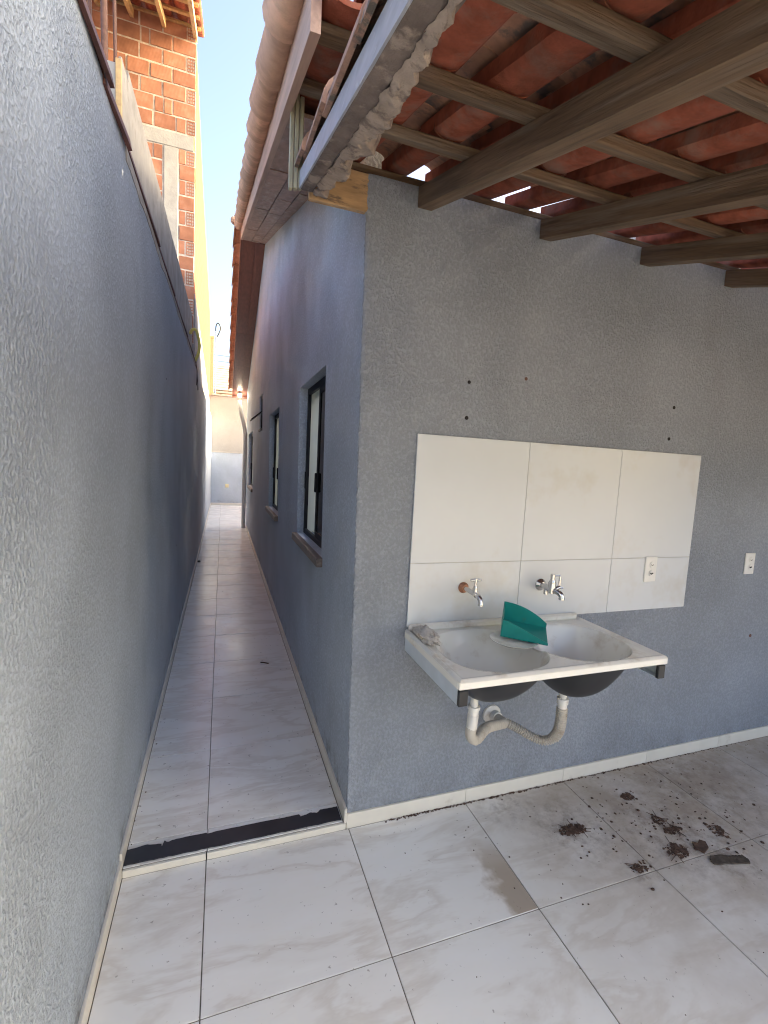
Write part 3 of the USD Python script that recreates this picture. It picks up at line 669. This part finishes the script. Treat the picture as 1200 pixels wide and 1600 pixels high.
def tap(x, z, yb, flange_mat, double, label):
    t = thing('tap', label, 'tap', loc=(x, yb, z))
    obj('flange', lathe([(0, 0), (.026 if not double else .030, 0), (.026 if not double else .030, .006), (.016, .020), (0, .021)], 20).apply_transform(trimesh.transformations.rotation_matrix(math.pi/2, (1, 0, 0))), flange_mat, t, smooth=30)
    if not double:
        obj('body', cat_([tube([(0, -.012, 0), (.0, -.05, 0), (.002, -.10, -.002), (.003, -.118, -.004)], [.011, .0105, .012, .015], 14),
                          tube([(.002, -.103, -.004), (.002, -.104, .022), (.002, -.104, .034)], [.014, .012, .008], 14)]), m_chrome, t, smooth=40)
        obj('spout', tube(spline([(.003, -.112, -.004), (.004, -.138, -.010), (.005, -.150, -.026), (.005, -.152, -.042)], 14), [.012]*8+[.0105]*4+[.012]*2, 12), m_chrome, t, smooth=40)
        obj('handle', cat_([tube([(.002, -.104, .03), (.002, -.104, .060)], .0055, 10), tube([(-.024, -.104, .062), (.028, -.104, .062)], [.006, .006], 10), tube([(.002, -.104, .056), (.002, -.104, .068)], .009, 12)]), m_chrome, t, smooth=40)
    else:
        obj('body', cat_([tube([(0, -.012, 0), (.0, -.045, 0), (.002, -.085, -.002)], [.013, .014, .018], 14), tube([(.002, -.085, -.02), (.002, -.085, .03), (.002, -.085, .045)], [.018, .018, .012], 14),
                          tube([(0, -.05, 0), (-.004, -.052, -.022), (-.004, -.052, -.034)], [.011, .012, .012], 12)]), m_chrome, t, smooth=40)
        obj('spout', tube(spline([(.004, -.09, -.008), (.012, -.115, -.008), (.022, -.130, -.022), (.024, -.132, -.040)], 14), [.0135]*12+[.015]*2, 12), m_chrome, t, smooth=40)
        obj('handle', cat_([tube([(.002, -.085, .04), (.002, -.085, .072)], .011, 14), tube([(.002, -.085, .062), (.040, -.09, .066)], .0045, 8)]), m_chrome, t, smooth=40)
        obj('handle', cat_([tube([(.02, -.09, .0), (.040, -.095, .012)], .010, 12), tube([(.036, -.094, -.012), (.038, -.094, .060)], [.0055, .0055], 10), tube([(.020, -.092, .002), (.055, -.098, .006)], .005, 8)]), m_chrome, t, smooth=40)
tap(.516, 1.105, -.0095, m_copper, False, 'slim chrome tap with rusty orange flange above the left bowl')
tap(.951, 1.103, -.0095, m_chrome, True, 'stout chrome double-handled tap above the right bowl')

# lid / plate with the dustpan on it
pl = lathe([(0, 0), (.078, .0), (.100, .010), (.104, .014), (.100, .015), (.076, .005), (0, .005)], 40); pl.apply_translation((.655, -.235, SZ-.001))
obj('plate', pl, m_sink, smooth=40, label='round off-white plate between the two sink bowls', cat='plate')
def dustpan():
    L, Wd, H, t = .198, .150, .085, .004
    sh = lambda pts, a, b: extr(Polygon(pts), a, b, 'y')
    parts = [bx(0, L, 0, Wd, 0, t)]
    side = [(0, 0), (L, 0), (L, .010), (L*.5, .050), (L*.12, .080), (0, .080)]
    far = [(0, 0), (L, 0)]+[(L*q, .022+.072*(1-q**2.2)) for q in np.linspace(1, 0, 12)]
    parts += [sh(side, 0, t), sh(far, Wd-t, Wd)]
    parts += [bx(0, t, t, Wd-t, t, H)]
    return cat_(parts)
d = dustpan(); R_ = trimesh.transformations
d.apply_transform(R_.rotation_matrix(math.radians(12), (1, 0, 0)))
d.apply_transform(R_.rotation_matrix(math.radians(4), (0, 1, 0)))
d.apply_transform(R_.rotation_matrix(math.radians(-34), (0, 0, 1)))
d.apply_translation((.598, -.215, SZ+.022))
dpn = thing('dustpan', 'teal plastic dustpan leaning on the plate in the sink', 'dustpan')
obj('pan', d, m_teal, dpn)
m = trimesh.creation.icosphere(4, 1.0); v = np.array(m.vertices)
n = meshkit.fbm(v*2.2+5, 4)-.5; n2 = np.abs(meshkit.fbm(v*4.+11, 3)-.5)
v = v*(1+.9*n-.9*n2)[:, None]*np.array([.042, .105, .034]); v[:, 2] = np.maximum(v[:, 2], -.012)
obj('rag', trimesh.Trimesh(v+np.array([.285, -.130, SZ+.016]), m.faces), m_rag, smooth=True, label='crumpled off-white rag on the left corner of the sink', cat='rag')

# ------------------------------------------------------------------ litter on the patio
def clump(name, cx, cy, rx, ry, n, seed, label, cat='leaf litter', twigs=0, group=None, mat=None):
    r = np.random.RandomState(seed); ms = []
    for k in range(n*2):
        a = r.uniform(0, 2*math.pi); q = math.sqrt(r.uniform(0, 1)); s = r.uniform(.002, .0095)*(1.25-.6*q)
        m = trimesh.creation.icosphere(1, s); v = np.array(m.vertices); v = v*r.uniform(.5, 1.5, 3)*np.array([1, 1, .35])*(1+.4*r.uniform(-1, 1, (len(v), 1)))
        v += np.array([cx+math.cos(a)*q*rx, cy+math.sin(a)*q*ry, s*.25+.003*(1-q)*r.uniform(0, 1)]); ms.append(trimesh.Trimesh(v, m.faces, process=False))
    for k in range(twigs):
        a = r.uniform(0, math.pi); L = r.uniform(.02, .05); x, y = cx+r.uniform(-.7, .7)*rx, cy+r.uniform(-.7, .7)*ry
        ms.append(tube([(x-L*math.cos(a), y-L*math.sin(a), .003), (x, y, .004+r.uniform(0, .004)), (x+L*math.cos(a+.4), y+L*math.sin(a+.4), .003+r.uniform(0, .009))], .0014, 5))
    return obj(name, cat_(ms), mat or m_litter, label=label, cat=cat, group=group, kind='stuff')
clump('leaf_litter', 1.018, -.306, .075, .032, 70, 1, 'dense brown heap of dry litter on the middle tile by the wall', twigs=10)
clump('leaf_litter', 1.462, -.203, .040, .025, 40, 2, 'small round brown heap near the wall on the third tile')
clump('leaf_litter', 1.395, -.535, .050, .040, 40, 3, 'brown litter with upright twigs just above the long floor joint', twigs=9)
clump('leaf_litter', 1.490, -.440, .055, .020, 24, 4, 'thin curled litter behind the twiggy heap', twigs=9)
clump('leaf_litter', 1.475, -.375, .03, .03, 12, 5, 'small curled reddish scraps farthest back of the litter on the third tile', twigs=6)
clump('leaf_litter', 1.70, -.50, .035, .055, 24, 6, 'brown litter at the joint behind the dark scrap', twigs=4)
clump('leaf_litter', 1.15, -.555, .05, .025, 16, 7, 'faint greyish litter in the corner where two joints cross', twigs=2)
for k, (x, y) in enumerate(((.612, -.02), (.70, -.02), (.80, -.022), (.90, -.02), (.86, -.018), (1.05, -.02), (1.25, -.02), (.32, -.018), (1.45, -.02))):
    pass
r = np.random.RandomState(77); ms = []
def grain(x, y, s, z0=0.):
    m = trimesh.creation.icosphere(0, s); v = np.array(m.vertices)*r.uniform(.5, 1.2, 3)*np.array([1, 1, .5]); return trimesh.Trimesh(v+np.array([x, y, z0+s*.3]), m.faces, process=False)
for k in range(420): ms.append(grain(abs(r.normal(0, 1))*.55+.18+r.uniform(0, 1.6)*(k % 2), -.012-abs(r.normal(0, .006)), r.uniform(.002, .0065)))
for k in range(260):
    x = r.uniform(.15, 2.8); y = -abs(r.normal(0, .42))-.02
    if r.uniform() < min(1, x/1.3): ms.append(grain(x, max(y, -1.5), r.uniform(.0015, .005)))
for k in range(130): ms.append(grain(1.55+r.normal(0, .28), -.42+r.normal(0, .14), r.uniform(.003, .009)))
obj('floor_crumbs', cat_(ms), m_litter, label='loose dark crumbs strewn over the patio tiles and along the skirting', cat='debris', kind='stuff')
rs = np.random.RandomState(14)
scp = [(0, 0), (.168, .012), (.176, .030), (.165, .052), (.12, .047), (.06, .050), (.012, .044), (-.004, .02)]
sc = Polygon([(a[0]+(b[0]-a[0])*t+rs.uniform(-.0025, .0025), a[1]+(b[1]-a[1])*t+rs.uniform(-.0025, .0025)) for a, b in zip(scp, scp[1:]+scp[:1]) for t in np.linspace(0, 1, 7)[:-1]])
m = extr(sc, 0, .006, 'z'); m.apply_transform(R_.rotation_matrix(math.radians(-18), (0, 0, 1))); m.apply_translation((1.485, -.640, .001))
obj('scrap', m, m_scrap, label='flat dark elongated scrap lying on the tile at the right', cat='scrap')
m = extr(Polygon([(0, 0), (.05, .006), (.075, .03), (.06, .05), (.03, .042), (.02, .06), (-.005, .04)]), 0, .008, 'z'); m.apply_transform(R_.rotation_matrix(.2, (0, 0, 1))); m.apply_translation((1.50, -.585, .001))
obj('scrap', m, m_litter, label='small ragged brown scrap just behind the flat dark scrap', cat='scrap')
ms = []; r = np.random.RandomState(9)
for k in range(60):
    ms.append(grain(r.choice([XL+.018, -.02])+r.normal(0, .012), r.uniform(.1, 4.5), r.uniform(.0015, .005), ALZ))
for k in range(25): ms.append(grain(r.uniform(-.85, -.05), r.uniform(.15, 4.), r.uniform(.001, .0035), ALZ))
obj('alley_crumbs', cat_(ms), m_litter, label='few dark crumbs along the edges of the alley tiles', cat='debris', kind='stuff')
obj('twig', tube([(-.245, 1.785, ALZ+.004), (-.22, 1.772, ALZ+.006), (-.185, 1.75, ALZ+.004)], .005, 6), m_litter, label='short brown twig on the alley tiles', cat='twig')
clump_m = trimesh.creation.icosphere(2, .022); v = np.array(clump_m.vertices); v *= (1+.7*(meshkit.fbm(v*90, 3)-.5))[:, None]
obj('dark_lump', trimesh.Trimesh(v*np.array([1, 1.3, .7])+np.array([-.875, 5.65, ALZ+.010]), clump_m.faces), m_scrap, smooth=True, label='small dark lump by the foot of the left wall far along the alley', cat='lump')

# ------------------------------------------------------------------ downpipe and eave lamp at the far end
dn = thing('downpipe', 'pale round downpipe at the far corner of the house', 'downpipe')
px_, py_ = -.072, 9.33
obj('pipe', cat_([tube([(px_, py_, ALZ), (px_, py_, 2.17)], .047, 16)]), m_pipe, dn, smooth=40)
obj('bend', tube(spline([(px_, py_, 2.165), (px_-.005, py_+.01, 2.24), (-.16, 9.42, 2.66), (-.205, 9.50, 2.98)], 24), .047, 16), m_pipe, dn, smooth=40)
el = thing('eave_lamp', 'small lit lamp glowing under the far end of the eave', 'lamp')
m = trimesh.creation.icosphere(2, .045); m.apply_translation((-.20, 9.40, soff(9.40)-.060))
obj('globe', m, m_lamp, el, smooth=True)
obj('base', disc((-.20, 9.40, soff(9.4)-.012), .045, 'z', .024, 16), m_plastic, el)

# ------------------------------------------------------------------ front wall closing the alley
fw = thing('front_wall', 'pale wall closing the far end of the alley', 'wall')
EY = 14.80
obj('lower_wall', bx(-1.0, 3.5, EY, EY+.14, -.06, 1.83), m_wall, fw)
obj('upper_wall', bx(-1.0, 3.5, EY+.01, EY+.13, 1.83, 3.70), m_pale, fw)
obj('ledge', bx(-.93, 3.5, EY-.012, EY+.02, 1.815, 1.845, .004), m_mortar_pale, fw)
obj('capping', bx(-.93, 3.5, EY-.02, EY+.15, 3.70, 3.75, .004), m_mortar_pale, fw)
obj('skirting', bx(XL+.01, 2.5, EY-.010, EY, ALZ, ALZ+.075, .002), m_skirt, fw)
yw = Polygon([(9.46, -.06), (EY-.02, -.06), (EY-.02, 3.1), (9.46, 3.1)]).difference(sbox(14.12, 1.02, 14.40, 1.30))
obj('return_wall', extr(yw, 3.4, 3.5, 'x'), m_pale, fw)  # unseen, added to shade the alley end; its slot lets one sun patch through
mb = thing('junction_box', 'small square yellowed plate low on the far wall', 'junction box')
obj('plate', bx(-.455, -.335, EY-.022, EY-.0005, .635, .755, .004), m_yellowplate, mb)
obj('cover', bx(-.44, -.35, EY-.028, EY-.0215, .65, .74, .003), m_yellowplate, mb)

# ------------------------------------------------------------------ neighbour's half-built side: parapet, pillar, rods
pw = thing('concrete_parapet', 'raw concrete wall of the neighbour rising behind the clay coping', 'wall')
obj('wall_body', extr(Polygon([(.90, 0), (5.98, 0), (5.98, 3.77), (4.6, 3.715), (2.2, 3.60), (.90, 3.515)]), -1.20, -1.022, 'x'), m_concrete, pw)
pp = thing('concrete_pillar', 'stubby raw concrete pillar with rusty rods standing behind the coping', 'pillar')
obj('shaft', bx(-1.36, -1.034, .70, .80, 0, 3.405, .006), m_concrete_front, pp)
obj('formwork_board', bx(-1.040, -1.016, .694, .716, 2.6, 3.42, .002), m_wood_yel, pp)
obj('side_board', bx(-1.033, -1.018, .722, .885, 2.6, 3.45, .004), m_concrete, pp)
obj('cross_batten', bx(-1.14, -1.041, .684, .699, 3.03, 3.07, .003), m_wood_pink, pp)
for x, y, rr_, lean_ in ((-1.150, .76, .008, -.004), (-1.090, .74, .014, -.008), (-1.053, .77, .0075, -.010), (-1.165, .79, .007, -.02)):
    obj('rod', tube([(x, y, 3.39), (x+lean_*.5, y, 3.9), (x+lean_, y, 4.7)], rr_, 8), m_rust, pp, smooth=True)
obj('wire_tie', tube([(-1.11, .735, 3.50), (-1.096, .73, 3.44), (-1.088, .735, 3.41)], .003, 5), m_rust, pp)

# ------------------------------------------------------------------ neighbour's brick house
bh = thing('brick_house', 'tall unfinished house of bare orange hollow brick beyond the left wall', 'house')
BX, BY = -1.005, 6.0
obj('mortar_core', bx(-3.2, BX-.006, BY+.0015, BY+.16, 2.5, 7.80), m_mortar_joint, bh)
def side_top(y): return 7.75-.27*(y-6) if y < 8.5 else 7.075-.12*(y-8.5)
sidep = Polygon([(BY+.161, 0), (15.6, 0), (15.6, side_top(15.6)), (8.5, side_top(8.5)), (BY+.161, 7.70)])
spl = Polygon([(BY+.161, 0), (15.6, 0), (15.6, 3.5), (BY+.161, 4.15)])  # plaster whose sloping top is drawn along the shadow line of the house
obj('side_wall', extr(sidep.difference(spl), BX-.15, BX, 'x'), m_brick_sunlit, bh)
obj('plastered_base', extr(spl, BX-.15, BX+.012, 'x'), m_concrete_front, bh)
obj('plastered_front_base', bx(-3.2, BX+.002, BY-.008, BY+.005, 2.5, 3.36), m_concrete_front, bh)
row, bl, jt = .21, .295, .020
br = random.Random(31)
nrow = 21
LZ0, LZ1 = 6.10, 6.30
def hollow_end(x0, x1, z0, z1):
    P_ = sbox(x0, z0, x1, z1)
    w, h = (x1-x0), (z1-z0)
    for i in range(3):
        for j in range(4):
            P_ = P_.difference(sbox(x0+w*(.09+i*.30), z0+h*(.07+j*.225), x0+w*(.09+i*.30)+w*.22, z0+h*(.07+j*.225)+h*.165))
    return extr(P_, BY-.004, BY+.04, 'y')
def put_brick(x0, x1, z0, z1):
    if x1-x0 < .03: return
    j = lambda s=.004: br.uniform(-s, s)
    m = bx(x0+j(.006), x1+j(.006), BY-.005+j(.0055), BY+.05, z0+j(.006), z1+j(.006), .004)
    obj('brick', m, m_brick, bh)
for k in range(nrow):
    z0 = 3.38+k*row; z1 = z0+row-jt
    right = BX
    if k % 2 == 0:
        obj('hollow_brick_end', hollow_end(BX-.11, BX-.002, z0, z1), m_brick, bh)
        obj('hollow_dark', bx(BX-.138, BX-.004, BY+.030, BY+.038, z0+.002, z1-.002), m_rust, bh) if False else None
        right = BX-.11-jt
    xs_ = right; first = True
    while xs_ > -2.75:
        wdt = bl*(1.0 if not first or k % 2 == 0 else 1.0)
        if br.random() < .12: wdt = .12
        first = False
        x1 = xs_; x0 = x1-wdt
        # openings for the lintel and the column
        segs = [(x0, x1)]
        def cut(segs, a, b):
            out = []
            for s0, s1 in segs:
                if s1 <= a or s0 >= b: out.append((s0, s1)); continue
                if s0 < a: out.append((s0, a))
                if s1 > b: out.append((b, s1))
            return out
        if z1 > LZ0+.03 and z0 < LZ1-.03: segs = cut(segs, -1.80, BX-.10)
        elif z1 <= LZ0: segs = cut(segs, -1.44, -1.215)
        for s0, s1 in segs: put_brick(s0, s1-(jt if s1 == x1 and s1 != right else 0), z0, z1)
        xs_ = x0
obj('lintel', bx(-1.79, BX-.02, BY-.010, BY+.05, LZ0, LZ1, .008), m_concrete_front, bh)
obj('column', bx(-1.425, -1.225, BY-.012, BY+.05, 3.36, LZ0-.003, .010), m_concrete_front, bh)
# roof over the brick house, seen from below
rz = lambda y: 7.72+.42*(y-6.0)
brf = obj('roof', slopebox(-3.4, -.93, 3.6, 6.6, rz, .03, off=.16), m_clay, bh)
for i in range(9):
    x = -.99-.405*i
    obj('rafter', slopebox(x-.05, x, 3.6, 6.15, rz, .10, off=-.09), m_wood_yel, brf)
for y in np.arange(3.7, 6.1, .38):
    obj('batten', bx(-3.4, -.94, y-.02, y+.02, rz(y)+.03, rz(y)+.06), m_wood_yel, brf)
for i in range(11):
    x = -.98-.2*i
    for y in np.arange(3.65, 6.0, .38):
        obj('channel_tile', along(plan_tile(.44, .14, .15, .05, .012, .5), (x, y, rz(y)+.135), slope=.40), m_clay, brf, smooth=40)

hs = thing('yellow_conduit', 'loop of yellow flexible conduit sticking up at the end of the coping', 'conduit')
lp = [(-.985, 5.0, 3.27), (-.962, 5.0, 3.325), (-.930, 5.0, 3.335), (-.897, 5.0, 3.275), (-.871, 5.0, 3.15), (-.884, 5.0, 3.03), (-.923, 5.0, 2.935), (-.960, 5.0, 2.885)]
obj('loop', tube(spline(lp, 40), .019, 10), m_yellow, hs, smooth=True)
lw = thing('loose_wire', 'thin dark wire hanging from the end of the coping down the left wall', 'wire')
obj('strand', tube(spline([(-.93, 4.9, 2.90), (-.905, 4.95, 2.84), (-.90, 5.05, 2.74), (-.908, 5.1, 2.62)], 20), .006, 6), m_wire, lw, smooth=True)
obj('strand', tube(spline([(-.95, 5.1, 2.86), (-.93, 5.25, 2.98), (-.92, 5.3, 2.90), (-.905, 5.45, 2.60)], 20), .005, 6), m_wire, lw, smooth=True)

# ------------------------------------------------------------------ beyond the far wall
gp = thing('street_pillar', 'narrow sunlit orange pillar rising over the far wall', 'pillar')
obj('shaft', bx(-1.03, -.90, 16.2, 16.4, 0, 5.85, .01), m_wood_yel, gp)
obj('cap', bx(-1.04, -.89, 16.19, 16.41, 5.85, 5.93, .01), m_wood_yel, gp)
an = thing('service_pole', 'thin grey pole with hooked top above the far wall', 'pole')
obj('pole', tube([(-.87, 18, 0), (-.87, 18, 6.55)], .028, 10), m_pipe, an, smooth=40)
obj('hook', tube(spline([(-.87, 18, 6.53), (-.865, 18, 6.75), (-.80, 18, 6.87), (-.72, 18, 6.78), (-.73, 18, 6.55), (-.82, 18, 6.35)], 30), .022, 8), m_wire, an, smooth=True)
fh = thing('distant_house', 'sunlit pale house with clay roof across the street', 'house')
obj('wall', bx(-7, 6, 25.2, 33, 0, 5.10), m_farwall, fh)
roofp = obj('roof', extr(Polygon([(24.6, 5.15), (29.2, 7.30), (33.6, 5.2), (33.6, 5.1), (29.2, 7.18), (24.6, 5.05)]), -7.4, 6.4, 'x'), m_fartile, fh)
for k in range(11):
    y0 = 24.60+k*.42; z0 = 5.15+(y0-24.6)*.4674
    m = along(bx(-7.4, 6.4, 0, .50, 0, .05, .01), (0, y0, z0+.035), slope=.4674-.09)
    obj('tile_row', m, m_fartile, roofp)
for k, (za, zb) in enumerate(((6.05, 5.85), (5.80, 5.60), (5.5, 5.45))):
    obj('overhead_wire', tube(spline([(-8, 20, za+.25), (-.5, 20, za), (8, 20, zb+.2)], 16), .010, 5), m_wire,
        label=('top', 'middle', 'lowest')[k]+' thin dark overhead wire crossing the sky gap at the alley end', cat='wire', group=None)
